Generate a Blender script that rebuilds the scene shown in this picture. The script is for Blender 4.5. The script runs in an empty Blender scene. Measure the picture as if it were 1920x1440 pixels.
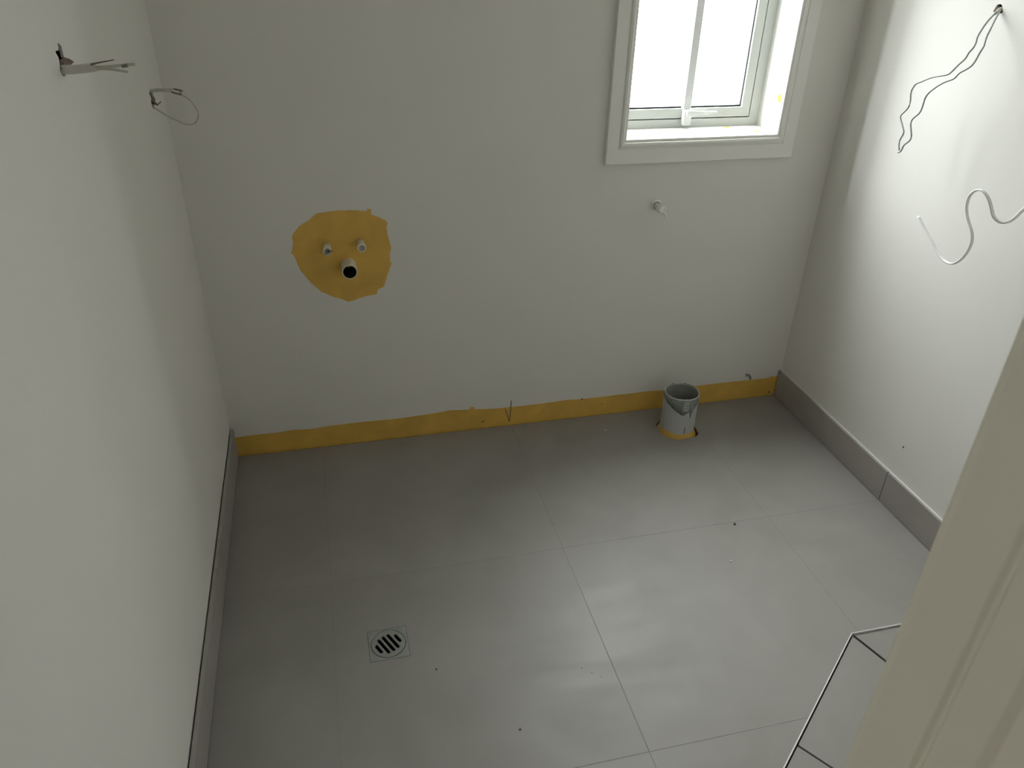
import bpy, bmesh, math, random
from mathutils import Vector, Matrix
random.seed(7)
SC = bpy.context.scene
COL = SC.collection

# ------------------------------------------------------------------ camera
cam_d = bpy.data.cameras.new('camera')
cam = bpy.data.objects.new('camera', cam_d)
COL.objects.link(cam)
cam.location = (0.3430, -2.0536, 1.4187)
cam.rotation_euler = (1.0326, -0.0221, -0.2357)
cam_d.sensor_width = 36.0
cam_d.lens = 1454.1 * 36.0 / 1920.0
cam_d.clip_start = 0.02
cam_d.dof.use_dof = True
cam_d.dof.focus_distance = 2.0
cam_d.dof.aperture_fstop = 14.0
SC.camera = cam

# ------------------------------------------------------------------ world, light, exposure
world = bpy.data.worlds.new('overcast_sky')
SC.world = world
world.use_nodes = True
bg = world.node_tree.nodes['Background']
bg.inputs['Color'].default_value = (0.985, 0.983, 1.0, 1)
# standard overcast sky: three times brighter overhead than at the horizon
_nt = world.node_tree
_tc = _nt.nodes.new('ShaderNodeTexCoord')
_sx = _nt.nodes.new('ShaderNodeSeparateXYZ')
_mr = _nt.nodes.new('ShaderNodeMapRange')
SKY = 52.5
_mr.inputs['From Min'].default_value = 0.0
_mr.inputs['From Max'].default_value = 1.0
_mr.inputs['To Min'].default_value = SKY / 3
_mr.inputs['To Max'].default_value = SKY
_nt.links.new(_tc.outputs['Generated'], _sx.inputs[0])
_nt.links.new(_sx.outputs['Z'], _mr.inputs['Value'])
_nt.links.new(_mr.outputs['Result'], bg.inputs['Strength'])
SC.view_settings.view_transform = 'Standard'
SC.view_settings.look = 'None'
SC.view_settings.gamma = 1.0
SC.view_settings.use_curve_mapping = False
SC.view_settings.exposure = 0.0
SC.cycles.use_denoising = True
SC.cycles.max_bounces = 7
SC.cycles.diffuse_bounces = 5
SC.cycles.glossy_bounces = 3
SC.cycles.transparent_max_bounces = 6
SC.cycles.use_adaptive_sampling = True
SC.cycles.adaptive_threshold = 0.04
SC.cycles.use_light_tree = False
SC.cycles.filter_width = 1.2
SC.cycles.sample_clamp_indirect = 4
SC.cycles.caustics_reflective = False
SC.cycles.blur_glossy = 1.0
SC.cycles.denoising_prefilter = 'ACCURATE'

WIN_X0, WIN_X1, WIN_Z0, WIN_Z1 = 1.163, 1.643, 0.904, 1.98


def portal(name, loc, rot, sx, sy):
    d = bpy.data.lights.new(name, 'AREA')
    d.shape = 'RECTANGLE'
    d.size, d.size_y = sx, sy
    d.cycles.is_portal = True
    o = bpy.data.objects.new(name, d)
    COL.objects.link(o)
    o.location = loc
    o.rotation_euler = rot
    return o


# daylight portals: bathroom window, and an unseen slit added to the hall to brighten the jamb
portal('window_daylight', ((WIN_X0 + WIN_X1) / 2, 0.21, (WIN_Z0 + WIN_Z1) / 2), (math.radians(-90), 0, 0),
       WIN_X1 - WIN_X0, WIN_Z1 - WIN_Z0)
HALL_Y0, HALL_Y1 = -2.95, -1.876
HO = 0.041                        # half width of the added slit, sized for the jamb's brightness
portal('hall_fill_portal', (-1.65, (HALL_Y0 + HALL_Y1) / 2, 1.0), (0, math.radians(-90), 0), 2.0, HO * 2)


# ------------------------------------------------------------------ materials
def mat(name, rgb, rough=0.6, metallic=0.0, var=0.0, scale=8.0, rgb2=None, bump=0.0, bscale=200.0,
        spec=0.5, obj_random=0.0, detail=3.0):
    m = bpy.data.materials.new(name)
    m.use_nodes = True
    nt = m.node_tree
    b = nt.nodes['Principled BSDF']
    b.inputs['Roughness'].default_value = rough
    b.inputs['Metallic'].default_value = metallic
    b.inputs['Specular IOR Level'].default_value = spec
    geo = nt.nodes.new('ShaderNodeNewGeometry')
    n = nt.nodes.new('ShaderNodeTexNoise')
    n.inputs['Scale'].default_value = scale
    n.inputs['Detail'].default_value = detail
    n.inputs['Distortion'].default_value = 0.6
    nt.links.new(geo.outputs['Position'], n.inputs['Vector'])
    r = nt.nodes.new('ShaderNodeValToRGB')
    c2 = rgb2 or tuple(c * (1 - var) for c in rgb)
    r.color_ramp.elements[0].position = 0.35
    r.color_ramp.elements[1].position = 0.68
    r.color_ramp.elements[0].color = (*c2, 1)
    r.color_ramp.elements[1].color = (*rgb, 1)
    nt.links.new(n.outputs['Fac'], r.inputs['Fac'])
    out = r.outputs['Color']
    if obj_random:
        oi = nt.nodes.new('ShaderNodeObjectInfo')
        mr = nt.nodes.new('ShaderNodeMapRange')
        mr.inputs['To Min'].default_value = 1 - obj_random
        mr.inputs['To Max'].default_value = 1 + obj_random
        nt.links.new(oi.outputs['Random'], mr.inputs['Value'])
        mx = nt.nodes.new('ShaderNodeVectorMath')
        mx.operation = 'SCALE'
        nt.links.new(out, mx.inputs[0])
        nt.links.new(mr.outputs['Result'], mx.inputs['Scale'])
        out = mx.outputs['Vector']
    nt.links.new(out, b.inputs['Base Color'])
    if bump:
        n2 = nt.nodes.new('ShaderNodeTexNoise')
        n2.inputs['Scale'].default_value = bscale
        n2.inputs['Detail'].default_value = 3
        nt.links.new(geo.outputs['Position'], n2.inputs['Vector'])
        bp = nt.nodes.new('ShaderNodeBump')
        bp.inputs['Strength'].default_value = bump
        bp.inputs['Distance'].default_value = 0.002
        nt.links.new(n2.outputs['Fac'], bp.inputs['Height'])
        nt.links.new(bp.outputs['Normal'], b.inputs['Normal'])
    return m


M = {}
M['wall'] = mat('wall_paint', (0.785, 0.765, 0.722), 0.75, var=0.015, scale=3, spec=0.3, detail=2)
M['ceiling'] = mat('ceiling_paint', (0.80, 0.79, 0.75), 0.85, var=0.01, spec=0.2)
M['trim'] = mat('trim_paint', (0.88, 0.87, 0.83), 0.45, var=0.01, scale=5)
M['jamb'] = mat('jamb_paint', (0.74, 0.715, 0.60), 0.5, var=0.02, scale=4)
M['bar'] = mat('glazing_bar_paint', (0.84, 0.85, 0.85), 0.4, var=0.01)
M['pvc_frame'] = mat('window_joinery', (0.60, 0.62, 0.59), 0.4, var=0.01)
M['gap'] = mat('dark_gap', (0.006, 0.007, 0.006), 0.9, var=0.2)
M['alu_outer'] = mat('outer_glazing_rebate', (0.055, 0.052, 0.068), 0.5, var=0.05)
M['latch'] = mat('white_latch', (0.86, 0.87, 0.85), 0.35, var=0.01)
M['grout'] = mat('grout', (0.285, 0.272, 0.254), 0.85, var=0.15, scale=40)
M['screed'] = mat('raw_screed', (0.10, 0.085, 0.065), 0.95, var=0.3, scale=30)
M['yellow'] = mat('waterproofing_membrane', (0.74, 0.455, 0.095), 0.55, var=0.16, scale=14, bump=0.15, bscale=60)
M['pale_yellow'] = mat('yellow_paint_speck', (0.62, 0.40, 0.03), 0.6, var=0.05)
M['metal'] = mat('brushed_steel', (0.31, 0.325, 0.298), 0.42, 0.35, var=0.12, scale=60)
M['alu'] = mat('aluminium_trim', (0.80, 0.80, 0.77), 0.35, 0.2, var=0.05, scale=50)
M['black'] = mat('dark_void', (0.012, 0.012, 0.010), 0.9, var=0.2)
M['pvc'] = mat('white_pvc_pipe', (0.50, 0.51, 0.50), 0.45, var=0.05, scale=25)
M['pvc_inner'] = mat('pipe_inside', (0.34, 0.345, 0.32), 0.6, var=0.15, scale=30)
M['smear'] = mat('grey_mortar_smear', (0.25, 0.265, 0.255), 0.8, var=0.25, scale=60)
M['cream_pvc'] = mat('cream_plastic_plug', (0.78, 0.74, 0.62), 0.5, var=0.12, scale=60)
M['cable'] = mat('grey_white_cable_sheath', (0.62, 0.60, 0.55), 0.5, var=0.08, scale=60)
M['white_cable'] = mat('white_cable_sheath', (0.80, 0.80, 0.77), 0.4, var=0.03, scale=60)
M['wire'] = mat('grey_wire', (0.40, 0.41, 0.38), 0.5, var=0.08, scale=60)
M['dark_core'] = mat('dark_wire_core', (0.20, 0.19, 0.13), 0.6, var=0.2, scale=90)
M['core'] = mat('pale_wire_core', (0.56, 0.55, 0.48), 0.5, var=0.1, scale=90)
M['torn'] = mat('torn_lining_paper', (0.24, 0.18, 0.14), 0.95, var=0.45, scale=160)
M['stud'] = mat('dark_timber_cavity', (0.07, 0.06, 0.04), 0.95, var=0.4, scale=60)
M['debris'] = mat('dark_grit', (0.10, 0.09, 0.075), 0.9, var=0.3, scale=300)
M['white_chip'] = mat('white_plaster_chip', (0.72, 0.72, 0.68), 0.8, var=0.1, scale=300)
M['paving'] = mat('outside_paving', (0.22, 0.22, 0.21), 0.9, var=0.15, scale=6)
M['hall_floor'] = mat('hall_floor_board', (0.42, 0.38, 0.32), 0.7, var=0.15, scale=4)


def tile_mat(name, base, dark, rough):
    m = mat(name, base, rough, rgb2=dark, scale=4.5, obj_random=0.018, detail=7, spec=0.40)
    nt = m.node_tree
    b = nt.nodes['Principled BSDF']
    geo = nt.nodes.new('ShaderNodeNewGeometry')
    mp = nt.nodes.new('ShaderNodeMapping')
    mp.inputs['Scale'].default_value = (2.2, 9.0, 2.2)
    mp.inputs['Rotation'].default_value = (0, 0, 0.5)
    n = nt.nodes.new('ShaderNodeTexNoise')
    n.inputs['Scale'].default_value = 2.0
    n.inputs['Detail'].default_value = 8
    nt.links.new(geo.outputs['Position'], mp.inputs['Vector'])
    nt.links.new(mp.outputs['Vector'], n.inputs['Vector'])
    mr = nt.nodes.new('ShaderNodeMapRange')
    mr.inputs['From Min'].default_value = 0.3
    mr.inputs['From Max'].default_value = 0.7
    mr.inputs['To Min'].default_value = rough - 0.05
    mr.inputs['To Max'].default_value = rough + 0.06
    nt.links.new(n.outputs['Fac'], mr.inputs['Value'])
    nt.links.new(mr.outputs['Result'], b.inputs['Roughness'])
    return m


M['tile'] = tile_mat('porcelain_floor_tile', (0.314, 0.299, 0.278), (0.276, 0.261, 0.241), 0.48)
M['skirt'] = tile_mat('porcelain_skirting_tile', (0.365, 0.342, 0.315), (0.335, 0.313, 0.287), 0.45)


def glass_mat():
    m = bpy.data.materials.new('window_glass')
    m.use_nodes = True
    nt = m.node_tree
    nt.nodes.remove(nt.nodes['Principled BSDF'])
    out = nt.nodes['Material Output']
    tr = nt.nodes.new('ShaderNodeBsdfTransparent')
    tr.inputs['Color'].default_value = (0.93, 0.96, 0.95, 1)
    gl = nt.nodes.new('ShaderNodeBsdfGlossy')
    gl.inputs['Roughness'].default_value = 0.05
    mx = nt.nodes.new('ShaderNodeMixShader')
    mx.inputs['Fac'].default_value = 0.04
    nt.links.new(tr.outputs['BSDF'], mx.inputs[1])
    nt.links.new(gl.outputs['BSDF'], mx.inputs[2])
    nt.links.new(mx.outputs['Shader'], out.inputs['Surface'])
    return m


M['glass'] = glass_mat()


# ------------------------------------------------------------------ helpers
def link(name, bm, m, parent=None, smooth=False, bevel=0.0, segs=2):
    bmesh.ops.recalc_face_normals(bm, faces=bm.faces[:])
    me = bpy.data.meshes.new(name)
    bm.to_mesh(me)
    bm.free()
    me.materials.append(m if not isinstance(m, str) else M[m])
    if smooth:
        for p in me.polygons:
            p.use_smooth = True
    o = bpy.data.objects.new(name, me)
    COL.objects.link(o)
    if parent is not None:
        o.parent = parent
        o.matrix_parent_inverse = parent.matrix_basis.inverted()
    if bevel:
        md = o.modifiers.new('bevel', 'BEVEL')
        md.width = bevel
        md.segments = segs
        md.limit_method = 'ANGLE'
        md.angle_limit = math.radians(35)
    return o


def empty(name, loc=(0, 0, 0)):
    o = bpy.data.objects.new(name, None)
    o.empty_display_size = 0.03
    o.location = loc
    COL.objects.link(o)
    return o


def tag(o, label, cat, group=None):
    o['label'] = label
    o['category'] = cat
    if group:
        o['group'] = group
    return o


def struct(o, label=None):
    o['kind'] = 'structure'
    if label:
        o['label'] = label
    return o


def add_box(bm, a, b):
    x0, y0, z0 = a
    x1, y1, z1 = b
    v = [bm.verts.new(p) for p in [(x0, y0, z0), (x1, y0, z0), (x1, y1, z0), (x0, y1, z0),
                                   (x0, y0, z1), (x1, y0, z1), (x1, y1, z1), (x0, y1, z1)]]
    for f in [(0, 3, 2, 1), (4, 5, 6, 7), (0, 1, 5, 4), (1, 2, 6, 5), (2, 3, 7, 6), (3, 0, 4, 7)]:
        bm.faces.new([v[i] for i in f])


def box(name, a, b, m, parent=None, bevel=0.0):
    bm = bmesh.new()
    add_box(bm, a, b)
    return link(name, bm, m, parent, bevel=bevel)


def add_plate(bm, outer, holes, f, w0, w1):
    """extrude a 2D outline with holes; f(u,v,w) -> point"""
    rings = [outer] + list(holes)
    for w in (w0, w1):
        edges = []
        for ring in rings:
            vs = [bm.verts.new(f(u, v, w)) for u, v in ring]
            for i in range(len(vs)):
                edges.append(bm.edges.new((vs[i], vs[(i + 1) % len(vs)])))
        bmesh.ops.triangle_fill(bm, use_beauty=True, use_dissolve=False, edges=edges)
    for ring in rings:
        n = len(ring)
        a = [bm.verts.new(f(u, v, w0)) for u, v in ring]
        b = [bm.verts.new(f(u, v, w1)) for u, v in ring]
        for i in range(n):
            j = (i + 1) % n
            bm.faces.new((a[i], a[j], b[j], b[i]))
    bmesh.ops.remove_doubles(bm, verts=bm.verts[:], dist=1e-6)


XY = lambda u, v, w: (u, v, w)
XZ = lambda u, v, w: (u, w, v)
YZ = lambda u, v, w: (w, u, v)


def plate(name, outer, holes, f, w0, w1, m, parent=None, bevel=0.0):
    bm = bmesh.new()
    add_plate(bm, outer, holes, f, w0, w1)
    return link(name, bm, m, parent, bevel=bevel)


def rect(x0, y0, x1, y1):
    return [(x0, y0), (x1, y0), (x1, y1), (x0, y1)]


def offset(poly, d):
    """inset a simple polygon by d (any winding)"""
    n = len(poly)
    area = sum(poly[i][0] * poly[(i + 1) % n][1] - poly[(i + 1) % n][0] * poly[i][1] for i in range(n))
    s = 1 if area > 0 else -1
    out = []
    for i in range(n):
        p0, p1, p2 = Vector(poly[i - 1]), Vector(poly[i]), Vector(poly[(i + 1) % n])
        e1, e2 = (p1 - p0).normalized(), (p2 - p1).normalized()
        n1, n2 = Vector((-e1.y, e1.x)) * s, Vector((-e2.y, e2.x)) * s
        k = 1 + n1.dot(n2)
        q = p1 + (n1 + n2) * (d / max(k, 0.2))
        out.append((q.x, q.y))
    return out


def smooth_path(pts, n=6):
    P = [Vector(p) for p in pts]
    P = [P[0] * 2 - P[1]] + P + [P[-1] * 2 - P[-2]]
    out = []
    for i in range(1, len(P) - 2):
        for k in range(n):
            t = k / n
            a, b, c, d = P[i - 1:i + 3]
            out.append(0.5 * ((2 * b) + (c - a) * t + (2 * a - 5 * b + 4 * c - d) * t * t + (3 * b - a - 3 * c + d) * t ** 3))
    out.append(P[-2])
    return out


def add_sweep(bm, path, section, up=(0, 0, 1), taper=None):
    """sweep a closed 2D section along a path; section x -> side axis, y -> up axis"""
    up = Vector(up)
    rings = []
    n = len(path)
    for i, p in enumerate(path):
        t = (path[min(i + 1, n - 1)] - path[max(i - 1, 0)]).normalized()
        side = t.cross(up)
        if side.length < 1e-4:
            side = t.orthogonal()
        side.normalize()
        u2 = side.cross(t).normalized()
        s = taper(i / (n - 1)) if taper else 1.0
        rings.append([bm.verts.new(p + side * (a * s) + u2 * (b * s)) for a, b in section])
    m = len(section)
    for i in range(n - 1):
        for k in range(m):
            j = (k + 1) % m
            bm.faces.new((rings[i][k], rings[i][j], rings[i + 1][j], rings[i + 1][k]))
    bm.faces.new(rings[0])
    bm.faces.new(rings[-1])


def circle(r, n=10):
    return [(r * math.cos(2 * math.pi * i / n), r * math.sin(2 * math.pi * i / n)) for i in range(n)]


def rrect(w, h, r, n=3):
    out = []
    for cx, cy, a0 in ((w / 2 - r, h / 2 - r, 0), (-w / 2 + r, h / 2 - r, 90), (-w / 2 + r, -h / 2 + r, 180), (w / 2 - r, -h / 2 + r, 270)):
        for k in range(n + 1):
            a = math.radians(a0 + 90 * k / n)
            out.append((cx + r * math.cos(a), cy + r * math.sin(a)))
    return out


def tube(name, pts, r, m, parent=None, n=6, seg=10, taper=None, up=(0, 0, 1)):
    bm = bmesh.new()
    add_sweep(bm, smooth_path(pts, n), circle(r, seg), up, taper)
    return link(name, bm, m, parent, smooth=True)


def add_lathe(bm, prof, mtx, n=32, jit=None):
    """prof = [(radius, height)] about local z"""
    rings = []
    for k, (r, h) in enumerate(prof):
        ring = []
        for i in range(n):
            a = 2 * math.pi * i / n
            dr, dh = jit(k, a) if jit else (0, 0)
            ring.append(bm.verts.new(mtx @ Vector(((r + dr) * math.cos(a), (r + dr) * math.sin(a), h + dh))))
        rings.append(ring)
    for k in range(len(rings) - 1):
        for i in range(n):
            j = (i + 1) % n
            bm.faces.new((rings[k][i], rings[k][j], rings[k + 1][j], rings[k + 1][i]))
    return rings


def lathe(name, prof, mtx, m, parent=None, n=32, cap0=False, cap1=False, jit=None, smooth=True):
    bm = bmesh.new()
    rg = add_lathe(bm, prof, mtx, n, jit)
    if cap0:
        bm.faces.new(rg[0])
    if cap1:
        bm.faces.new(rg[-1])
    o = link(name, bm, m, parent, smooth=False)
    if smooth:
        for p in o.data.polygons:
            p.use_smooth = len(p.vertices) == 4
        md = o.modifiers.new('edges', 'EDGE_SPLIT')
        md.split_angle = math.radians(40)
    return o


# ------------------------------------------------------------------ room shell
W = 1.8304           # room width (left wall x=0, right wall x=W); back wall y=0
YF = -1.776          # room side of the wall with the door
H = 2.4
PB = 0.004           # plasterboard thickness

HOLE1 = [(-0.7516, 1.2574), (-0.7381, 1.2517), (-0.7373, 1.2446), (-0.7381, 1.2361), (-0.7187, 1.2296), (-0.73, 1.2248), (-0.7561, 1.2133), (-0.7672, 1.2151), (-0.7754, 1.223), (-0.7672, 1.2317), (-0.7652, 1.2399), (-0.7727, 1.2468), (-0.7697, 1.2497), (-0.7583, 1.2475), (-0.7539, 1.2502)]
HOLE2 = [(-0.1493, 1.087), (-0.1237, 1.0816), (-0.1231, 1.0701), (-0.127, 1.0593), (-0.0988, 1.0506), (-0.1109, 1.0462), (-0.1344, 1.0541), (-0.1435, 1.0477), (-0.1633, 1.0516), (-0.1608, 1.0593), (-0.1662, 1.0652), (-0.1507, 1.0703), (-0.1647, 1.0817)]
HOLE3 = [(-0.4589, 1.2844), (-0.4687, 1.2858), (-0.4753, 1.282), (-0.4783, 1.2762), (-0.4795, 1.2692), (-0.4744, 1.2681), (-0.4707, 1.2656), (-0.4605, 1.2701), (-0.4536, 1.2689), (-0.4557, 1.2769)]
HOLE4 = [(-0.7332, 0.9244), (-0.7212, 0.9284), (-0.7112, 0.9234), (-0.7122, 0.9104), (-0.7222, 0.9054), (-0.7322, 0.9114)]

wl = struct(plate('wall_left', rect(YF - 0.1, -0.05, 0.2, H + 0.1), [HOLE1, HOLE2], YZ, -PB, 0, 'wall'),
            'white painted plasterboard wall with two torn cable holes')
box('framing', (-0.10, YF - 0.1, -0.05), (-0.05, 0.2, H + 0.1), 'stud', wl)
wr = struct(plate('wall_right', rect(YF - 0.1, -0.05, 0.2, H + 0.1), [HOLE3, HOLE4], YZ, W, W + PB, 'wall'),
            'brightly lit white plasterboard wall beside the window')
box('framing', (W + 0.05, YF - 0.1, -0.05), (W + 0.10, 0.2, H + 0.1), 'stud', wr)
wb = struct(plate('wall_back', rect(-0.1, -0.05, W + 0.1, H + 0.1), [rect(WIN_X0 - 0.018, WIN_Z0 - 0.018, WIN_X1 + 0.018, WIN_Z1 + 0.018)],
                  XZ, 0, 0.20, 'wall'), 'white painted wall with the window and capped pipes')
# wall with the doorway the camera looks through
DX0, DX1, DZ = 0.06, 0.68, 2.0
wf = struct(plate('wall_front', [(-1.7, -0.05), (DX0 - 0.02, -0.05), (DX0 - 0.02, DZ + 0.02), (DX1 + 0.02, DZ + 0.02), (DX1 + 0.02, -0.05), (2.5, -0.05), (2.5, H + 0.1), (-1.7, H + 0.1)],
                  [], XZ, YF - 0.1, YF, 'wall'), 'painted wall around the doorway')
struct(box('ceiling', (-1.7, HALL_Y0 - 0.1, H), (2.5, 0.2, H + 0.1), 'ceiling'), 'white flat ceiling')
# hall behind the camera
struct(box('wall_hall', (-1.7, HALL_Y0 - 0.1, -0.05), (2.5, HALL_Y0, H), 'wall'), 'painted hall wall behind the doorway')
struct(box('wall_hall_end', (2.4, HALL_Y0, -0.05), (2.5, YF - 0.1, H), 'wall'), 'painted end wall of the hall')
_hm = (HALL_Y0 + HALL_Y1) / 2
struct(plate('wall_hall_fill_slit', [(HALL_Y0, -0.05), (_hm - HO, -0.05), (_hm - HO, 2.0), (_hm + HO, 2.0), (_hm + HO, -0.05), (HALL_Y1, -0.05), (HALL_Y1, H), (HALL_Y0, H)],
             [], YZ, -1.7, -1.6, 'wall'), 'unseen hall wall with a slit added to let in fill daylight')  # slit is added here so daylight reaches the door jamb
struct(box('floor_hall', (-1.7, HALL_Y0 - 0.1, -0.06), (2.5, YF - 0.05, -0.002), 'hall_floor'), 'board floor of the hall')
struct(box('ground_outside', (-6, 0.2, -0.75), (8, 9, -0.7), 'paving'), 'pale paving outside the window')

# ------------------------------------------------------------------ floor
TJ = 0.0007                      # half joint
GX = [0.0125, 0.2628, 0.8628, 1.4628, W - 0.0125]
GY = [-0.004, -0.598, -1.198, YF + 0.004]
SK = 0.805                       # slope of the diagonal shower edge
CX, CY = 1.4456, -1.0194         # corner of the shower edge
SX = 0.95                        # left side of the shower
diag = lambda x: CY - SK * (CX - x)
dx_at = lambda y: CX - (CY - y) / SK
PIPE = (1.391, -0.134)
PIPE_HOLE = [(1.3348, -0.0981), (1.3332, -0.1597), (1.3498, -0.1830), (1.3698, -0.1945), (1.3985, -0.1935), (1.4313, -0.1905), (1.4520, -0.1766), (1.4568, -0.144), (1.450, -0.103), (1.425, -0.079), (1.385, -0.072), (1.3549, -0.0794)]
DR = (0.383, -0.8155)
DS = 0.0445
drain_sq = rect(DR[0] - DS, DR[1] - DS, DR[0] + DS, DR[1] + DS)
shower = [(W, CY), (CX, CY), (SX, diag(SX)), (SX, YF), (W, YF)]

room_outline = [(0.0, -0.0065), (W, -0.0065), (W, CY), (CX, CY), (SX, diag(SX)), (SX, YF), (0.0, YF)]
fl = struct(plate('floor', room_outline, [offset(drain_sq, -0.001), offset(PIPE_HOLE, -0.003)], XY, -0.011, -0.0003, 'grout'),
            'floor of large warm grey porcelain tiles')
box('screed', (-0.05, YF - 0.1, -0.10), (W + 0.05, 0.02, -0.06), 'screed', fl)


def ftile(poly, holes=(), z=0.0, m='tile'):
    return plate('tile', offset(poly, TJ), list(holes), XY, z - 0.010, z, m, fl, bevel=0.0003)


for i in range(4):
    ph = [PIPE_HOLE] if i == 2 else []
    ftile(rect(GX[i], GY[1], GX[i + 1], GY[0]), ph)
ftile(rect(GX[0], GY[2], GX[1], GY[1]))
ftile(rect(GX[1], GY[2], GX[2], GY[1]), [drain_sq])
ftile([(GX[2], GY[1]), (GX[3], GY[1]), (GX[3], CY), (CX, CY), (dx_at(GY[2]), GY[2]), (GX[2], GY[2])])
ftile([(GX[3], GY[1]), (GX[4], GY[1]), (GX[4], CY), (GX[3], CY)])
ftile(rect(GX[0], GY[3], GX[1], GY[2]))
ftile(rect(GX[1], GY[3], GX[2], GY[2]))
ftile([(GX[2], GY[2]), (dx_at(GY[2]), GY[2]), (SX, diag(SX)), (SX, GY[3]), (GX[2], GY[3])])

# shower floor: a few millimetres lower, cut in radiating pieces with open joints
box('shower_bed', (SX, YF, -0.06), (W, CY, -0.02), 'screed', fl)
DZS = -0.004
J1 = (CX + 0.33 * 0.62, CY - 0.95 * 0.62)
J2s = (1.1636, diag(1.1636))
J2 = (J2s[0] + 0.567 * 0.55, J2s[1] - 0.826 * 0.55)
DC = (1.60, -1.62)
pieces = [
    [(W - 0.012, CY + 0.0026), (CX + 0.0015, CY + 0.0026), J1, (W - 0.012, J1[1])],
    [(CX, CY), J2s, J2, J1],
    [J2s, (SX, diag(SX)), (SX, YF), (J2[0], YF), J2],
    [J1, J2, (J2[0], YF), (W - 0.012, YF), (W - 0.012, J1[1])],
]
for p in pieces:
    plate('shower_tile', offset(p, 0.0022), [], XY, DZS - 0.01, DZS, 'tile', fl, bevel=0.0006)

# slim metal edge trim around the shower
tr = struct(empty('trim_1', (CX, CY, 0)), 'thin bright metal edge strip round the angled shower floor')
nx, ny = Vector((-SK, 1)).normalized()
T3 = 0.0026
box('edge_strip', (CX - 0.002, CY - 0.0002, -0.012), (W - 0.012, CY + T3 - 0.0006, 0.0010), 'alu', tr, bevel=0.0003)
o2 = (nx * T3, ny * T3)
plate('edge_strip', [(CX, CY), (CX + o2[0], CY + o2[1]), (SX + o2[0], diag(SX) + o2[1]), (SX, diag(SX))], [], XY, -0.012, 0.0010, 'alu', tr, bevel=0.0003)

# ------------------------------------------------------------------ skirting tiles
bl = struct(empty('baseboard_left', (0.0, -0.6, 0)), 'grey tile skirting standing just off the left wall')
SKJ = 0.0012
for y0, y1 in ((-0.598, -0.004), (-1.198, -0.598), (YF + 0.002, -1.198)):
    box('skirting_tile', (0.0034, y0 + SKJ * 0.6, 0.0008), (0.0118, y1 - SKJ * 0.6, 0.1), 'skirt', bl, bevel=0.0007)
br = struct(empty('baseboard_right', (W, -0.6, 0)), 'grey tile skirting along the bright right wall')
for y0, y1 in ((-0.598, -0.004), (CY + 0.05, -0.598), (YF + 0.002, CY + 0.05)):
    box('skirting_tile', (W - 0.0118, y0 + SKJ, 0.0008), (W - 0.0030, y1 - SKJ, 0.1), 'skirt', br, bevel=0.0007)
box('adhesive', (W - 0.003, YF, 0.002), (W, -0.006, 0.0965), 'screed', br)
box('sealant', (W - 0.0055, YF, 0.097), (W, -0.006, 0.1015), 'alu', br, bevel=0.001)

# ------------------------------------------------------------------ window
wn = struct(empty('window_1', ((WIN_X0 + WIN_X1) / 2, 0, WIN_Z0)), 'small white framed window with a wide moulded casing')
x0, x1, z0, z1 = WIN_X0, WIN_X1, WIN_Z0, WIN_Z1
FY = 0.130
# liner boards
for n_, a, b in (('liner_board', (x0 - 0.018, -0.001, z0 - 0.018), (x1 + 0.018, 0.2, z0)),
                 ('liner_board', (x0 - 0.018, -0.001, z1), (x1 + 0.018, 0.2, z1 + 0.018)),
                 ('liner_board', (x0 - 0.018, -0.001, z0), (x0, 0.2, z1)),
                 ('liner_board', (x1, -0.001, z0), (x1 + 0.018, 0.2, z1))):
    box(n_, a, b, 'trim', wn)
# casing: four mitred boards, flat outer part with a raised bead along the opening
cx0, cx1, cz0, cz1 = 1.1125, 1.689, 0.841, WIN_Z1 + 0.065
ix0, ix1, iz0, iz1 = 1.1690, 1.6295, 0.9095, WIN_Z1 - 0.005
# profile across the board, from outer (0) to inner (1): (fraction, thickness)
PROF = [(0.0, 0.0), (0.0, 0.0135), (0.03, 0.0150), (0.60, 0.0150), (0.62, 0.0125), (0.66, 0.0125), (0.69, 0.0175), (0.78, 0.0195),
        (0.86, 0.0180), (0.89, 0.0140), (0.93, 0.0150), (0.985, 0.0140), (1.0, 0.0115), (1.0, 0.0)]


def casing(o_a, o_b, i_a, i_b):
    bm = bmesh.new()
    ra, rb = [], []
    for fr_, th in PROF:
        for ring, oo, ii in ((ra, o_a, i_a), (rb, o_b, i_b)):
            ring.append(bm.verts.new((oo[0] + (ii[0] - oo[0]) * fr_, -th, oo[1] + (ii[1] - oo[1]) * fr_)))
    n = len(PROF)
    for i in range(n):
        j = (i + 1) % n
        bm.faces.new((ra[i], ra[j], rb[j], rb[i]))
    bm.faces.new(ra)
    bm.faces.new(rb)
    return link('casing', bm, 'trim', wn)


Oc = [(cx0, cz0), (cx1, cz0), (cx1, cz1), (cx0, cz1)]
Ic = [(ix0, iz0), (ix1, iz0), (ix1, iz1), (ix0, iz1)]
for i in range(4):
    j = (i + 1) % 4
    casing(Oc[i], Oc[j], Ic[i], Ic[j])
# fixed frame
fw, gp, sw = 0.0300, 0.0030, 0.029


def frame_ring(name, ox0, oz0, ox1, oz1, w_, ya, yb, m, parent, bevel=0.0012):
    return plate(name, rect(ox0, oz0, ox1, oz1), [rect(ox0 + w_, oz0 + w_, ox1 - w_, oz1 - w_)], XZ, ya, yb, m, parent, bevel=bevel)


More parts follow.
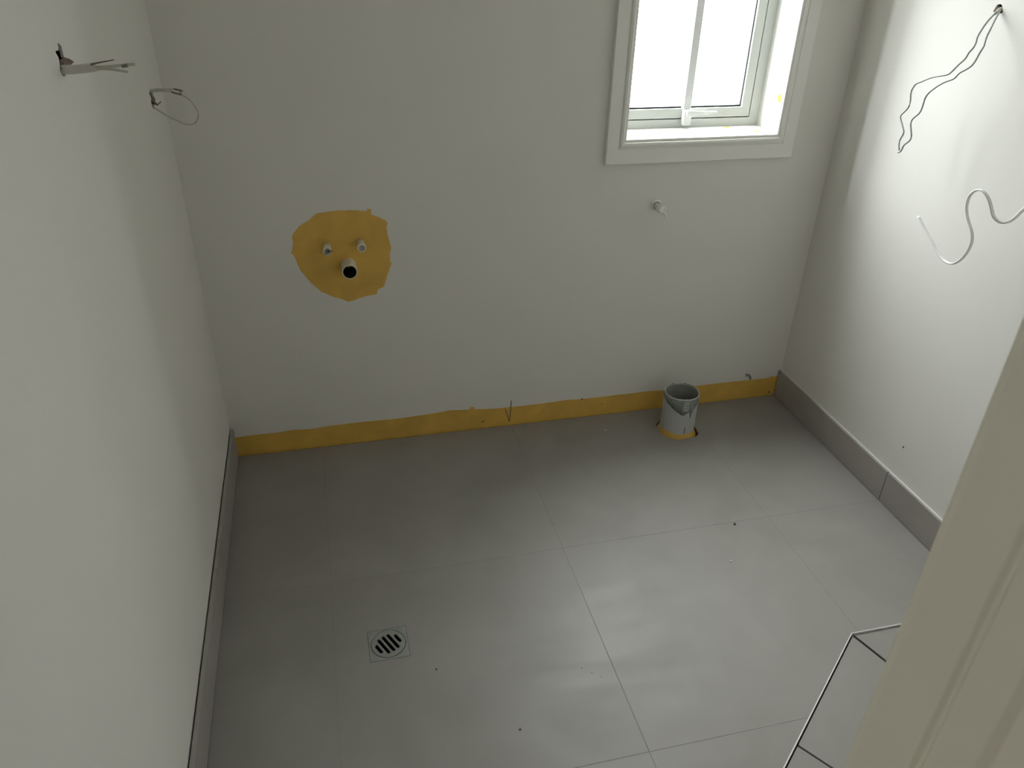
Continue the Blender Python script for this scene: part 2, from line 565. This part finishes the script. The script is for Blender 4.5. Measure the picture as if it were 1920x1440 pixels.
plate('frame', rect(x0, z0, x1, z1), [rect(x0 + fw, z0 + 0.0235, x1 - fw, z1 - fw)], XZ, FY, 0.195, 'pvc_frame', wn, bevel=0.001)
sx0, sx1, sz0, sz1 = x0 + fw, x1 - fw, z0 + 0.0235, z1 - fw
plate('seal', rect(sx0, sz0, sx1, sz1), [rect(sx0 + 0.006, sz0 + 0.006, sx1 - 0.006, sz1 - 0.006)], XZ, FY + 0.008, 0.18, 'gap', wn)
sash = frame_ring('sash', sx0 + gp, sz0 + gp, sx1 - gp, sz1 - gp, 0.0275, FY - 0.002, 0.170, 'pvc_frame', wn)
gx0, gx1, gz0, gz1 = sx0 + gp + 0.0275, sx1 - gp - 0.0275, sz0 + gp + 0.0275, sz1 - gp - 0.0275
plate('gasket', rect(gx0 - 0.001, gz0 - 0.001, gx1 + 0.001, gz1 + 0.001), [rect(gx0 + 0.0015, gz0 + 0.0042, gx1 - 0.0022, gz1 - 0.0022)], XZ, FY + 0.006, FY + 0.010, 'gap', sash)
plate('glazing_rebate', rect(gx0 - 0.001, gz0 - 0.001, gx1 + 0.001, gz1 + 0.001), [rect(gx0 + 0.0011, gz0 + 0.002, gx1 - 0.0011, gz1 - 0.002)], XZ, FY + 0.010, 0.172, 'alu_outer', sash)
bxm = (x0 + x1) / 2
box('pane', (gx0, 0.1515, gz0), (bxm, 0.1545, gz1), 'glass', sash)
box('pane', (bxm, 0.1515, gz0), (gx1, 0.1545, gz1), 'glass', sash)
box('glazing_bar', (bxm - 0.0125, FY - 0.012, gz0 - 0.010), (bxm + 0.0105, 0.165, gz1 + 0.010), 'bar', sash, bevel=0.0012)
# latch at the foot of the bar
lt = box('latch', (1.3895, 0.106, 0.913), (1.4145, 0.128, 0.957), 'latch', wn, bevel=0.003)
bm = bmesh.new()
lv = [(1.394, 0.957), (1.418, 0.957), (1.452, 0.9535), (1.487, 0.9535), (1.490, 0.9500), (1.452, 0.9455), (1.418, 0.9425), (1.394, 0.9420)]
add_plate(bm, lv, [], XZ, 0.096, 0.107)
link('lever', bm, 'latch', lt, bevel=0.0015)


def blot(name, c, rad, f, w0, w1, m, parent=None, n=14, jit=0.25, sy=1.0):
    pts = []
    for i in range(n):
        a = 2 * math.pi * i / n
        r = rad * (1 + random.uniform(-jit, jit))
        pts.append((c[0] + r * math.cos(a), c[1] + sy * r * math.sin(a)))
    return plate(name, pts, [], f, w0, w1, m, parent)


blot('paint_spot', (0.030, 0.9989), 0.0125, YZ, x1 - 0.0006, x1 + 0.001, 'pale_yellow', wn, jit=0.1)
blot('paint_spot', (1.5324, 0.106), 0.009, XY, z0 - 0.001, z0 + 0.0005, 'pale_yellow', wn)
blot('paint_spot', (1.6008, 0.048), 0.008, XY, z0 - 0.001, z0 + 0.0005, 'pale_yellow', wn)

# ------------------------------------------------------------------ doorway: jambs, head, architraves
dr = struct(empty('door_1', ((DX0 + DX1) / 2, YF - 0.05, 0)), 'cream painted door frame without a door')


def jamb(name, s, xf):
    prof = [(0.0, YF), (0.0, -1.8150), (0.0045, -1.8180), (0.0045, -1.8205), (0.0, -1.8235), (0.0, -1.8504), (0.006, -1.8560), (0.006, YF - 0.104), (0.0195, YF - 0.104), (0.0195, YF)]
    bm = bmesh.new()
    add_plate(bm, [(xf + s * a, b) for a, b in prof], [], XY, -0.002, DZ, )
    return link(name, bm, 'jamb', dr, bevel=0.0012)


jamb('jamb', 1, DX1)
jamb('jamb', -1, DX0)
box('head', (DX0 - 0.019, YF - 0.104, DZ), (DX1 + 0.019, YF, DZ + 0.019), 'jamb', dr)
for ya, yb in ((YF, YF + 0.0125), (YF - 0.1165, YF - 0.104)):
    box('architrave', (DX1 + 0.008, ya, 0.0), (DX1 + 0.068, yb, DZ + 0.066), 'jamb', dr, bevel=0.002)
    box('architrave', (max(0.004, DX0 - 0.056), ya, 0.0), (DX0 - 0.008, yb, DZ + 0.066), 'jamb', dr, bevel=0.002)
    box('architrave', (DX0 - 0.008, ya, DZ + 0.008), (DX1 + 0.008, yb, DZ + 0.066), 'jamb', dr, bevel=0.002)

# ------------------------------------------------------------------ yellow waterproofing on the back wall
BAND = [(0.0171, 0.0672), (0.0713, 0.0694), (0.1334, 0.0686), (0.1809, 0.0718), (0.2375, 0.068), (0.2924, 0.0724), (0.3572, 0.0735), (0.4225, 0.0727), (0.5053, 0.0717), (0.5895, 0.0747), (0.6406, 0.0781), (0.6663, 0.0808), (0.7265, 0.0751), (0.73, 0.0848), (0.7422, 0.0832), (0.7439, 0.0739), (0.8139, 0.068), (0.8599, 0.0682), (0.9027, 0.0669), (0.9746, 0.0681), (1.0472, 0.0714), (1.1044, 0.0684), (1.1583, 0.068), (1.2333, 0.0692), (1.2712, 0.0687), (1.3475, 0.07), (1.3865, 0.0674), (1.5033, 0.0703), (1.6025, 0.0714), (1.7037, 0.0703), (1.7652, 0.0696), (1.7896, 0.0711), (1.7987, 0.0765), (1.8055, 0.0735)]
band = tag(plate('waterproofing_band', [(0.0005, -0.012)] + [(0.0005, 0.067)] + BAND[1:] + [(W - 0.0005, 0.0745), (W - 0.0005, -0.012)],
                 [], XZ, -0.0012, 0.0005, 'yellow'), 'long yellow waterproofing strip painted along the foot of the back wall', 'waterproofing')
# scratches and a tear in the band
for pts in ([(0.8440, 0.062), (0.8500, 0.045), (0.8560, 0.022), (0.8590, 0.012)], [(0.8640, 0.092), (0.8625, 0.060), (0.8605, 0.035), (0.8590, 0.012)]):
    tube('scratch', [(x, -0.0016, z) for x, z in pts], 0.0011, 'debris', band, n=3, seg=6)
for c, r in (((0.7702, 0.0243), 0.0028), ((1.1044, 0.0690), 0.0028), ((1.1756, 0.0406), 0.002), ((1.800, 0.012), 0.003)):
    blot('fleck', c, r, XZ, -0.0018, -0.0010, 'debris', band, n=8)
bm = bmesh.new()
add_sweep(bm, smooth_path([(1.693, -0.004, 0.094), (1.702, -0.006, 0.0945), (1.710, -0.005, 0.087), (1.716, -0.003, 0.074)], 5), rrect(0.007, 0.0012, 0.0005, 1), up=(0, 1, 0))
tag(link('membrane_curl', bm, 'smear', None, smooth=True), 'tiny grey curl sticking up above the yellow band near the right corner', 'scrap')

BLOB = [(0.2415, 0.6394), (0.2466, 0.6479), (0.2522, 0.6694), (0.2495, 0.6805), (0.2538, 0.6911), (0.2722, 0.7114), (0.2914, 0.7221), (0.3111, 0.7369), (0.3198, 0.7438), (0.3564, 0.7471), (0.3828, 0.7488), (0.4132, 0.7471), (0.4518, 0.7428), (0.4544, 0.7502), (0.4635, 0.7475), (0.4625, 0.7325), (0.4817, 0.725), (0.4978, 0.7153), (0.5046, 0.7062), (0.5006, 0.6932), (0.5035, 0.6709), (0.5067, 0.6528), (0.5099, 0.6345), (0.5057, 0.6165), (0.5054, 0.5935), (0.5084, 0.5887), (0.5022, 0.5752), (0.4916, 0.5431), (0.4814, 0.5201), (0.4657, 0.5142), (0.4626, 0.5001), (0.4405, 0.4971), (0.414, 0.4921), (0.3916, 0.4844), (0.3807, 0.4829), (0.36, 0.4943), (0.3333, 0.5061), (0.3091, 0.52), (0.2904, 0.5426), (0.2758, 0.5623), (0.2601, 0.5887), (0.2546, 0.6117), (0.2488, 0.6322)]


def roughen(poly, amp, k=3):
    out = []
    n = len(poly)
    for i in range(n):
        a, b = Vector(poly[i]), Vector(poly[(i + 1) % n])
        for j in range(k):
            p = a.lerp(b, j / k)
            if j:
                p += Vector((random.uniform(-amp, amp), random.uniform(-amp, amp)))
            out.append((p.x, p.y))
    return out


tag(plate('waterproofing_patch', roughen(BLOB, 0.0009), [], XZ, -0.0012, 0.0005, 'yellow'),
    'rounded yellow waterproofing patch painted on the wall around the basin pipes', 'waterproofing')

# pipe stubs in the patch (local z of the lathe points out of the wall, -y)
OUT = lambda x, z: Matrix.Translation((x, 0, z)) @ Matrix.Rotation(math.radians(90), 4, 'X')


def plugged_pipe(x, z, label, notch):
    t = empty('plugged_pipe', (x, 0, z))
    tag(t, label, 'pipe', 'plugged water pipes of the basin')
    mt = OUT(x, z)
    lathe('pipe_body', [(0.0095, -0.002), (0.0095, 0.022), (0.0118, 0.024), (0.0122, 0.044), (0.0112, 0.0475), (0.0085, 0.0475), (0.0080, 0.0445), (0.0, 0.0445)], mt, 'cream_pvc', t, n=24,
          jit=(lambda k, a: (random.uniform(-0.0004, 0.0004), 0.0018 * math.sin(2 * a + 1) if k in (4, 5) else 0)) if notch else None)
    lathe('plug', [(0.0078, 0.043), (0.0070, 0.0458), (0.0, 0.0458)], mt, 'pvc_inner', t, n=20)
    if notch:
        bm = bmesh.new()
        add_box(bm, (x - 0.002, -0.0495, z + 0.0005), (x + 0.0125, -0.0445, z + 0.0028))
        link('slot', bm, 'debris', t)
        bm = bmesh.new()
        add_box(bm, (x - 0.009, -0.0490, z - 0.008), (x - 0.001, -0.0450, z + 0.0004))
        link('slot', bm, 'pvc_inner', t)
    return t


plugged_pipe(0.3378, 0.6535, 'short cream plugged pipe stub with a notched end, the left one in the yellow patch', True)
plugged_pipe(0.4285, 0.6570, 'short cream plugged pipe stub with a rounder plug, the right one in the yellow patch', False)
wp = empty('waste_pipe', (0.391, 0, 0.5935))
tag(wp, 'open ended cream basin waste pipe with a black opening, lowest in the yellow patch', 'pipe')
mt = OUT(0.391, 0.5935)
lathe('pipe_wall', [(0.0205, -0.001), (0.0205, 0.0525), (0.0200, 0.0535), (0.0182, 0.0535), (0.0178, 0.0525), (0.0178, 0.002)], mt, 'cream_pvc', wp, n=40)
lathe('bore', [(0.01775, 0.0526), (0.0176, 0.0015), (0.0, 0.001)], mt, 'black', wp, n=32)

# ------------------------------------------------------------------ capped water pipe under the window
st = empty('capped_water_pipe', (1.287, 0, 0.714))
tag(st, 'small white capped water pipe sticking out of the wall under the window', 'pipe')
mt = OUT(1.287, 0.714)
lathe('wall_flange', [(0.0165, -0.0005), (0.0160, 0.003), (0.0125, 0.005)], mt, 'trim', st, n=28)
lathe('pipe_body', [(0.0085, 0.0), (0.0085, 0.024), (0.0105, 0.0245), (0.0105, 0.028)], mt, 'trim', st, n=24)
m2 = mt @ Matrix.Translation((0.001, -0.001, 0.0265)) @ Matrix.Rotation(math.radians(12), 4, 'Y')
lathe('cap', [(0.0128, 0.0), (0.0134, 0.003), (0.0134, 0.011), (0.0120, 0.014), (0.0070, 0.0150), (0.0062, 0.0120), (0.0, 0.0120)], m2, 'trim', st, n=8)
tube('tab', [(1.2915, -0.036, 0.705), (1.297, -0.043, 0.700), (1.298, -0.046, 0.693)], 0.0035, 'trim', st, n=3, seg=8)

# ------------------------------------------------------------------ toilet pipe standing in the floor
tp = empty('toilet_outlet_pipe', (PIPE[0], PIPE[1], 0))
tag(tp, 'upright white plastic toilet waste pipe with a rough cut rim and grey smears', 'pipe')
mt = Matrix.Translation((PIPE[0], PIPE[1], 0))
PH = 0.144
R1, R2 = 0.055, 0.0517


def rim(k, a):
    if k in (1, 2, 3, 4):
        d = 0.0012 * math.sin(3 * a + 0.6) + 0.0006 * math.sin(17 * a) + 0.0005 * math.sin(31 * a + 1)
        return (0.0003 * math.sin(23 * a), d)
    return (0, 0)


lathe('pipe_wall', [(R1, -0.058), (R1, PH - 0.006), (R1, PH - 0.0012), (R1 - 0.0008, PH), (R2 + 0.0004, PH), (R2, PH - 0.002), (R2, -0.058)], mt, 'pvc', tp, n=72, jit=rim)
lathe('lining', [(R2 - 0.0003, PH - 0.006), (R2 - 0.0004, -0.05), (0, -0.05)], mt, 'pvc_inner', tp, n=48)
# grey mortar smear: a thin skin on the camera-side of the pipe, deepest towards the front
bm = bmesh.new()
camdir = math.atan2(-2.05 - PIPE[1], 0.34 - PIPE[0])
N = 44
lo, hi = [], []
for i in range(N + 1):
    s = -1.45 + 2.75 * i / N                  # angle from the viewing side; positive runs to the right
    a = camdir + s
    if s < 0.25:
        d = 0.012 + 0.046 * ((s + 1.45) / 1.7) ** 1.25
    elif s < 0.60:
        d = 0.058 - 0.014 * (s - 0.25) / 0.35
    elif s < 0.85:
        d = 0.074 - 0.03 * abs(s - 0.72) / 0.12
    else:
        d = 0.040 - 0.045 * (s - 0.85)
    d += random.uniform(-0.0018, 0.0018)
    d = max(d, 0.01)
    rr = R1 + 0.0007
    top = PH - 0.0035 + random.uniform(-0.0012, 0.0012)
    hi.append(bm.verts.new((PIPE[0] + rr * math.cos(a), PIPE[1] + rr * math.sin(a), top)))
    lo.append(bm.verts.new((PIPE[0] + rr * math.cos(a), PIPE[1] + rr * math.sin(a), PH - d)))
for i in range(N):
    bm.faces.new((hi[i], hi[i + 1], lo[i + 1], lo[i]))
sm = link('mortar_smear', bm, 'smear', tp, smooth=True)
md = sm.modifiers.new('thick', 'SOLIDIFY')
md.thickness = 0.0006
md.offset = 1
# row of moulded ridges near the rim, on the right of the front
for k in range(5):
    pts = []
    for j in range(9):
        a = camdir + 0.20 + 0.34 * j / 8
        rr = R1 + 0.0015
        pts.append((PIPE[0] + rr * math.cos(a), PIPE[1] + rr * math.sin(a), PH - 0.010 - 0.0072 * k))
    tube('moulded_ridge', pts, 0.0011, 'alu', tp, n=2, seg=6)
tube('mortar_streak', [(PIPE[0] + (R1 + 0.0004) * math.cos(camdir + 0.50), PIPE[1] + (R1 + 0.0004) * math.sin(camdir + 0.50), z) for z in (0.040, 0.030, 0.018)], 0.0016, 'smear', tp, n=3, seg=8)
for s_, h_ in ((2.80, -0.0012), (3.05, -0.0008), (3.8, -0.0012)):
    a = camdir + s_
    blot_bm = bmesh.new()
    bmesh.ops.create_icosphere(blot_bm, subdivisions=1, radius=0.0021, matrix=Matrix.Translation((PIPE[0] + (R1 - 0.0018) * math.cos(a), PIPE[1] + (R1 - 0.0018) * math.sin(a), PH + h_)) @ Matrix.Diagonal((1.5, 1.5, 0.8, 1)))
    link('swarf', blot_bm, 'smear', tp)
# yellow membrane dressed up around the pipe inside the tile cut-out
bm = bmesh.new()
rg = add_lathe(bm, [(0.0640, -0.0110), (0.0625, -0.0075), (0.0585, -0.002), (0.0565, 0.007), (0.0556, 0.013), (0.0549, 0.014)], mt, 48,
               jit=lambda k, a: (0, (0.002 * math.sin(5 * a + 2) + 0.0022 * math.sin(2 * a)) if k >= 3 else 0))
link('membrane_collar', bm, 'yellow', tp, smooth=True)['label'] = 'yellow waterproofing collar round the foot of the toilet pipe'

# ------------------------------------------------------------------ floor drain
dn = empty('floor_drain', (DR[0], DR[1], 0))
tag(dn, 'square steel floor drain with a round slotted grate set in the tiles', 'drain')
RG = 0.0385
plate('surround', offset(drain_sq, 0.0006), [[(DR[0] + (RG + 0.0012) * math.cos(2 * math.pi * i / 48), DR[1] + (RG + 0.0012) * math.sin(2 * math.pi * i / 48)) for i in range(48)]],
      XY, -0.012, 0.0002, 'metal', dn, bevel=0.0006)
slots = []
ang = math.radians(-63)
ca, sa = math.cos(ang), math.sin(ang)
for k, (L, wd) in enumerate(((0.0138, 0.0034), (0.0247, 0.0038), (0.0261, 0.0038), (0.0249, 0.0038), (0.0138, 0.0034))):
    off = (k - 2) * 0.0123
    pts = []
    for e in (1, -1):
        for j in range(7):
            a = math.radians(-90 + 180 * j / 6)
            u, v = e * (L - wd + wd * math.cos(a)), e * wd * math.sin(a)
            if k in (0, 4):
                # end slots follow the rim: straight inner side, curved outer side
                so = -1 if k == 0 else 1
                if v * so > 0:
                    v = so * (wd + 0.0022 * (1 - (u / L) ** 2)) * (1 if abs(u) < L * 0.9 else 0.4)
            pts.append((u, v + off))
    slots.append([(DR[0] + u * ca - v * sa, DR[1] + u * sa + v * ca) for u, v in pts])
plate('grate', [(DR[0] + RG * math.cos(2 * math.pi * i / 48), DR[1] + RG * math.sin(2 * math.pi * i / 48)) for i in range(48)], slots, XY, -0.004, 0.0006, 'metal', dn, bevel=0.0004)
lathe('sump', [(0.0398, -0.0045), (0.036, -0.050), (0.0, -0.050)], Matrix.Translation((DR[0], DR[1], 0)), 'black', dn, n=32)

# ------------------------------------------------------------------ cables
# left wall, near: flat cable with fanned cores sticking straight out
c1 = empty('flat_cable', (0.0, -0.766, 1.222))
tag(c1, 'short grey flat cable with split cores sticking out of the left wall, nearer the camera', 'cable')
bm = bmesh.new()
add_sweep(bm, smooth_path([(-0.03, -0.766, 1.2235), (0.0, -0.766, 1.2238), (0.02, -0.766, 1.2240), (0.045, -0.766, 1.2265)], 5), rrect(0.0055, 0.0125, 0.0024), up=(0, 0, 1))
link('sheath', bm, 'cable', c1, smooth=True)
tube('core', [(0.040, -0.768, 1.2300), (0.050, -0.768, 1.2325), (0.0723, -0.768, 1.2362)], 0.0017, 'dark_core', c1, n=4, seg=8, taper=lambda t: 1 - 0.6 * t)
tube('core', [(0.040, -0.766, 1.2265), (0.058, -0.765, 1.2265), (0.078, -0.765, 1.2280), (0.098, -0.766, 1.2297)], 0.0021, 'core', c1, n=4, seg=8)
tube('core', [(0.040, -0.764, 1.2232), (0.060, -0.763, 1.2232), (0.0858, -0.762, 1.2189)], 0.0017, 'core', c1, n=4, seg=8)
tube('bare_tip', [(0.080, -0.7655, 1.2272), (0.088, -0.7655, 1.2285)], 0.0026, 'dark_core', c1, n=3, seg=8)

LOOP = [(-0.03, -0.15, 1.082), (0.0025, -0.15, 1.083), (0.0162, -0.15, 1.0843), (0.0319, -0.15, 1.0836), (0.0436, -0.15, 1.0822), (0.0547, -0.15, 1.0779), (0.0681, -0.15, 1.0719), (0.0779, -0.15, 1.0635), (0.0855, -0.15, 1.0518), (0.0898, -0.15, 1.0393), (0.0885, -0.15, 1.0268), (0.0798, -0.15, 1.0152), (0.0669, -0.15, 1.0118), (0.0552, -0.15, 1.0151), (0.0441, -0.15, 1.0213), (0.0315, -0.15, 1.0275), (0.018, -0.15, 1.037), (0.0069, -0.15, 1.0455), (-0.0011, -0.15, 1.0498), (-0.03, -0.15, 1.058)]
c2 = empty('looped_cable', (0.0, -0.15, 1.065))
tag(c2, 'thin grey cable bent into a loop, sticking out of the left wall near the corner', 'cable')
tube('loop_wire', LOOP, 0.0016, 'core', c2, n=5, seg=8)
tube('loop_wire', [(x, y + 0.004, z + 0.0035) for x, y, z in LOOP[:5]], 0.0013, 'core', c2, n=5, seg=8)
tube('core', [(-0.01, -0.148, 1.086), (0.0029, -0.148, 1.0862), (0.0246, -0.148, 1.087), (0.0485, -0.148, 1.0873)], 0.0012, 'core', c2, n=4, seg=8)
tube('bare_tip', [(0.0485, -0.148, 1.0878), (0.0577, -0.148, 1.0853), (0.0661, -0.148, 1.0832)], 0.0016, 'dark_core', c2, n=4, seg=8)
tube('bare_tip', [(0.0430, -0.152, 1.0818), (0.0530, -0.152, 1.0788), (0.0625, -0.152, 1.0765)], 0.0020, 'dark_core', c2, n=4, seg=8)
tube('bare_tip', [(0.060, -0.150, 1.0835), (0.0615, -0.150, 1.080), (0.062, -0.150, 1.0765)], 0.0011, 'dark_core', c2, n=3, seg=6)
tube('core', [(-0.005, -0.14, 1.057), (0.006, -0.142, 1.0555), (0.0095, -0.142, 1.0535)], 0.0017, 'dark_core', c2, n=3, seg=8)
tube('core', [(0.0085, -0.142, 1.0555), (0.0125, -0.142, 1.0575), (0.0165, -0.142, 1.0610)], 0.0011, 'dark_core', c2, n=3, seg=8)

# torn paper edges of the plasterboard holes (parts of the walls)
def torn(parent, pts, out):
    bm = bmesh.new()
    a = [bm.verts.new(p) for p in pts]
    bm.faces.new(a)
    o = link('torn_edge', bm, 'torn', parent)
    md_ = o.modifiers.new('thick', 'SOLIDIFY')
    md_.thickness = 0.0009
    return o


torn(wl, [(0.0, -0.7381, 1.2361), (0.004, -0.727, 1.2320), (0.007, -0.722, 1.2275), (0.003, -0.733, 1.2240), (-0.004, -0.748, 1.2260), (-0.004, -0.750, 1.2340)], 1)
torn(wl, [(0.0, -0.7672, 1.2317), (0.004, -0.760, 1.2325), (0.005, -0.755, 1.2270), (0.002, -0.757, 1.2215), (0.0, -0.770, 1.2250)], 1)
torn(wl, [(0.001, -0.1600, 1.0790), (0.003, -0.148, 1.0745), (0.004, -0.135, 1.0660), (0.002, -0.136, 1.0590), (-0.002, -0.150, 1.0620), (0.0, -0.152, 1.0705)], 1)
torn(wr, [(W, -0.4557, 1.2769), (W - 0.003, -0.4560, 1.2705), (W - 0.004, -0.4620, 1.2690), (W - 0.003, -0.4690, 1.2670), (W + 0.004, -0.4680, 1.2790), (W + 0.003, -0.4620, 1.2820)], -1)

W1 = [(1.86, -0.47, 1.28), (1.8344, -0.4695, 1.2775), (1.8095, -0.4785, 1.2641), (1.7953, -0.4823, 1.2506), (1.7839, -0.486, 1.2354), (1.7762, -0.4894, 1.2217), (1.7716, -0.4947, 1.2114), (1.7679, -0.4961, 1.2021), (1.7635, -0.4922, 1.1905), (1.7598, -0.4904, 1.1774), (1.7564, -0.4808, 1.1647), (1.7528, -0.4685, 1.1464), (1.7516, -0.4602, 1.1401), (1.7499, -0.4416, 1.1346), (1.7481, -0.4161, 1.1263), (1.7466, -0.3912, 1.1135), (1.7459, -0.3761, 1.1057), (1.7452, -0.3689, 1.0921), (1.7448, -0.369, 1.0814), (1.7443, -0.3743, 1.0681), (1.7439, -0.3754, 1.0548), (1.7436, -0.3691, 1.0436), (1.7432, -0.3576, 1.0307), (1.7431, -0.358, 1.0234), (1.7428, -0.3695, 1.0111), (1.7426, -0.3822, 0.9972), (1.7425, -0.3834, 0.99), (1.7424, -0.378, 0.9756), (1.7422, -0.379, 0.9645), (1.7421, -0.3855, 0.9518)]
W2 = [(1.86, -0.473, 1.28), (1.8344, -0.4725, 1.2765), (1.8079, -0.4904, 1.2591), (1.7891, -0.5052, 1.2406), (1.7778, -0.5132, 1.2261), (1.7708, -0.5206, 1.2146), (1.767, -0.5248, 1.2074), (1.7611, -0.5257, 1.1951), (1.7546, -0.527, 1.178), (1.7514, -0.5236, 1.168), (1.7488, -0.5158, 1.1604), (1.7456, -0.5025, 1.1503), (1.7431, -0.494, 1.1375), (1.7405, -0.4721, 1.1264), (1.7385, -0.4526, 1.1122), (1.7371, -0.4372, 1.0975), (1.7362, -0.4307, 1.0842), (1.7354, -0.4305, 1.0685), (1.7349, -0.4298, 1.056), (1.7345, -0.4248, 1.0466), (1.734, -0.4118, 1.0332), (1.7337, -0.4095, 1.0218), (1.7333, -0.4161, 1.0088), (1.7331, -0.4235, 0.9958), (1.7329, -0.4229, 0.9847), (1.7326, -0.408, 0.97), (1.7324, -0.4041, 0.9559), (1.7324, -0.3959, 0.9491)]
c3 = empty('twin_wire', (W, -0.468, 1.275))
tag(c3, 'pair of thin grey wires snaking down the bright right wall from a hole', 'cable')
tube('wire', W1, 0.0021, 'wire', c3, n=4, seg=8)
tube('wire', W2, 0.0021, 'wire', c3, n=4, seg=8)
tube('sheath_end', [(1.85, -0.471, 1.280), (1.832, -0.4710, 1.2765), (1.824, -0.4730, 1.272), (1.816, -0.475, 1.2665)], 0.0048, 'cable', c3, n=4, seg=10, taper=lambda t: 1 - 0.45 * t)

RIB = [(1.7418, -0.5116, 0.8249), (1.742, -0.5353, 0.8086), (1.7422, -0.5645, 0.7916), (1.7425, -0.6006, 0.7699), (1.7429, -0.6265, 0.7585), (1.7431, -0.6475, 0.7571), (1.7434, -0.6642, 0.7647), (1.7439, -0.6783, 0.7825), (1.7446, -0.6865, 0.8062), (1.7454, -0.6855, 0.8278), (1.7462, -0.6766, 0.8428), (1.7472, -0.6623, 0.8559), (1.7486, -0.6461, 0.8721), (1.7504, -0.6352, 0.8901), (1.7527, -0.6325, 0.9106), (1.755, -0.6401, 0.9251), (1.7571, -0.6539, 0.9309), (1.7596, -0.6672, 0.9261), (1.7637, -0.6802, 0.9125), (1.7683, -0.6877, 0.8971), (1.7733, -0.6942, 0.8831), (1.7786, -0.7052, 0.8759), (1.7839, -0.7152, 0.8755), (1.7908, -0.7229, 0.8812), (1.8006, -0.7249, 0.8918), (1.8124, -0.7226, 0.9025), (1.8314, -0.7212, 0.9164), (1.86, -0.7282, 0.9244)]
bm = bmesh.new()
add_sweep(bm, smooth_path(RIB, 5), rrect(0.0042, 0.0085, 0.0018), up=(1, 0, 0))
tag(link('curly_flat_cable', bm, 'white_cable', None, smooth=True), 'white flat cable curling in an S against the right wall', 'cable')

# ------------------------------------------------------------------ grit and small marks
def chip(name, p, r, m, label, n=(0, 0, 1), group=None):
    bm = bmesh.new()
    bmesh.ops.create_icosphere(bm, subdivisions=1, radius=r)
    for v in bm.verts:
        v.co *= random.uniform(0.65, 1.25)
    N_ = Vector(n)
    for v in bm.verts:
        d = v.co.dot(N_)
        v.co -= N_ * (d * 0.5)
        v.co += Vector(p) + N_ * r * 0.45
    return tag(link(name, bm, m), label, 'debris', group)


chip('grit', (1.3557, -0.6075, 0), 0.0042, 'debris', 'dark speck of grit on the floor below the toilet pipe')
chip('plaster_chip', (1.1583, -0.0968, 0), 0.0036, 'white_chip', 'white plaster chip on the floor left of the toilet pipe')
chip('plaster_chip', (1.2774, -0.7373, 0), 0.003, 'white_chip', 'pale plaster crumb on the open floor tile in the middle right')
chip('grit', (0.6228, -1.0932, 0), 0.0024, 'debris', 'tiny dark speck on the floor nearest the camera')
chip('grit', (0.4786, -0.909, 0), 0.0024, 'debris', 'tiny dark speck on the floor just right of the drain')
for q, nm in (((0.7935, -0.9758, 0), 'upper left'), ((0.8119, -0.9915, 0), 'middle'), ((0.8266, -1.0063, 0), 'lower right')):
    chip('grit', q, 0.0014, 'debris', 'pinhead speck left of the long tile joint, %s one of three in a row' % nm, group='three specks in a row')
chip('wall_mark', (W, -0.6101, 0.1951), 0.0032, 'debris', 'small dark nick on the right wall above the skirting', n=(-1, 0, 0))
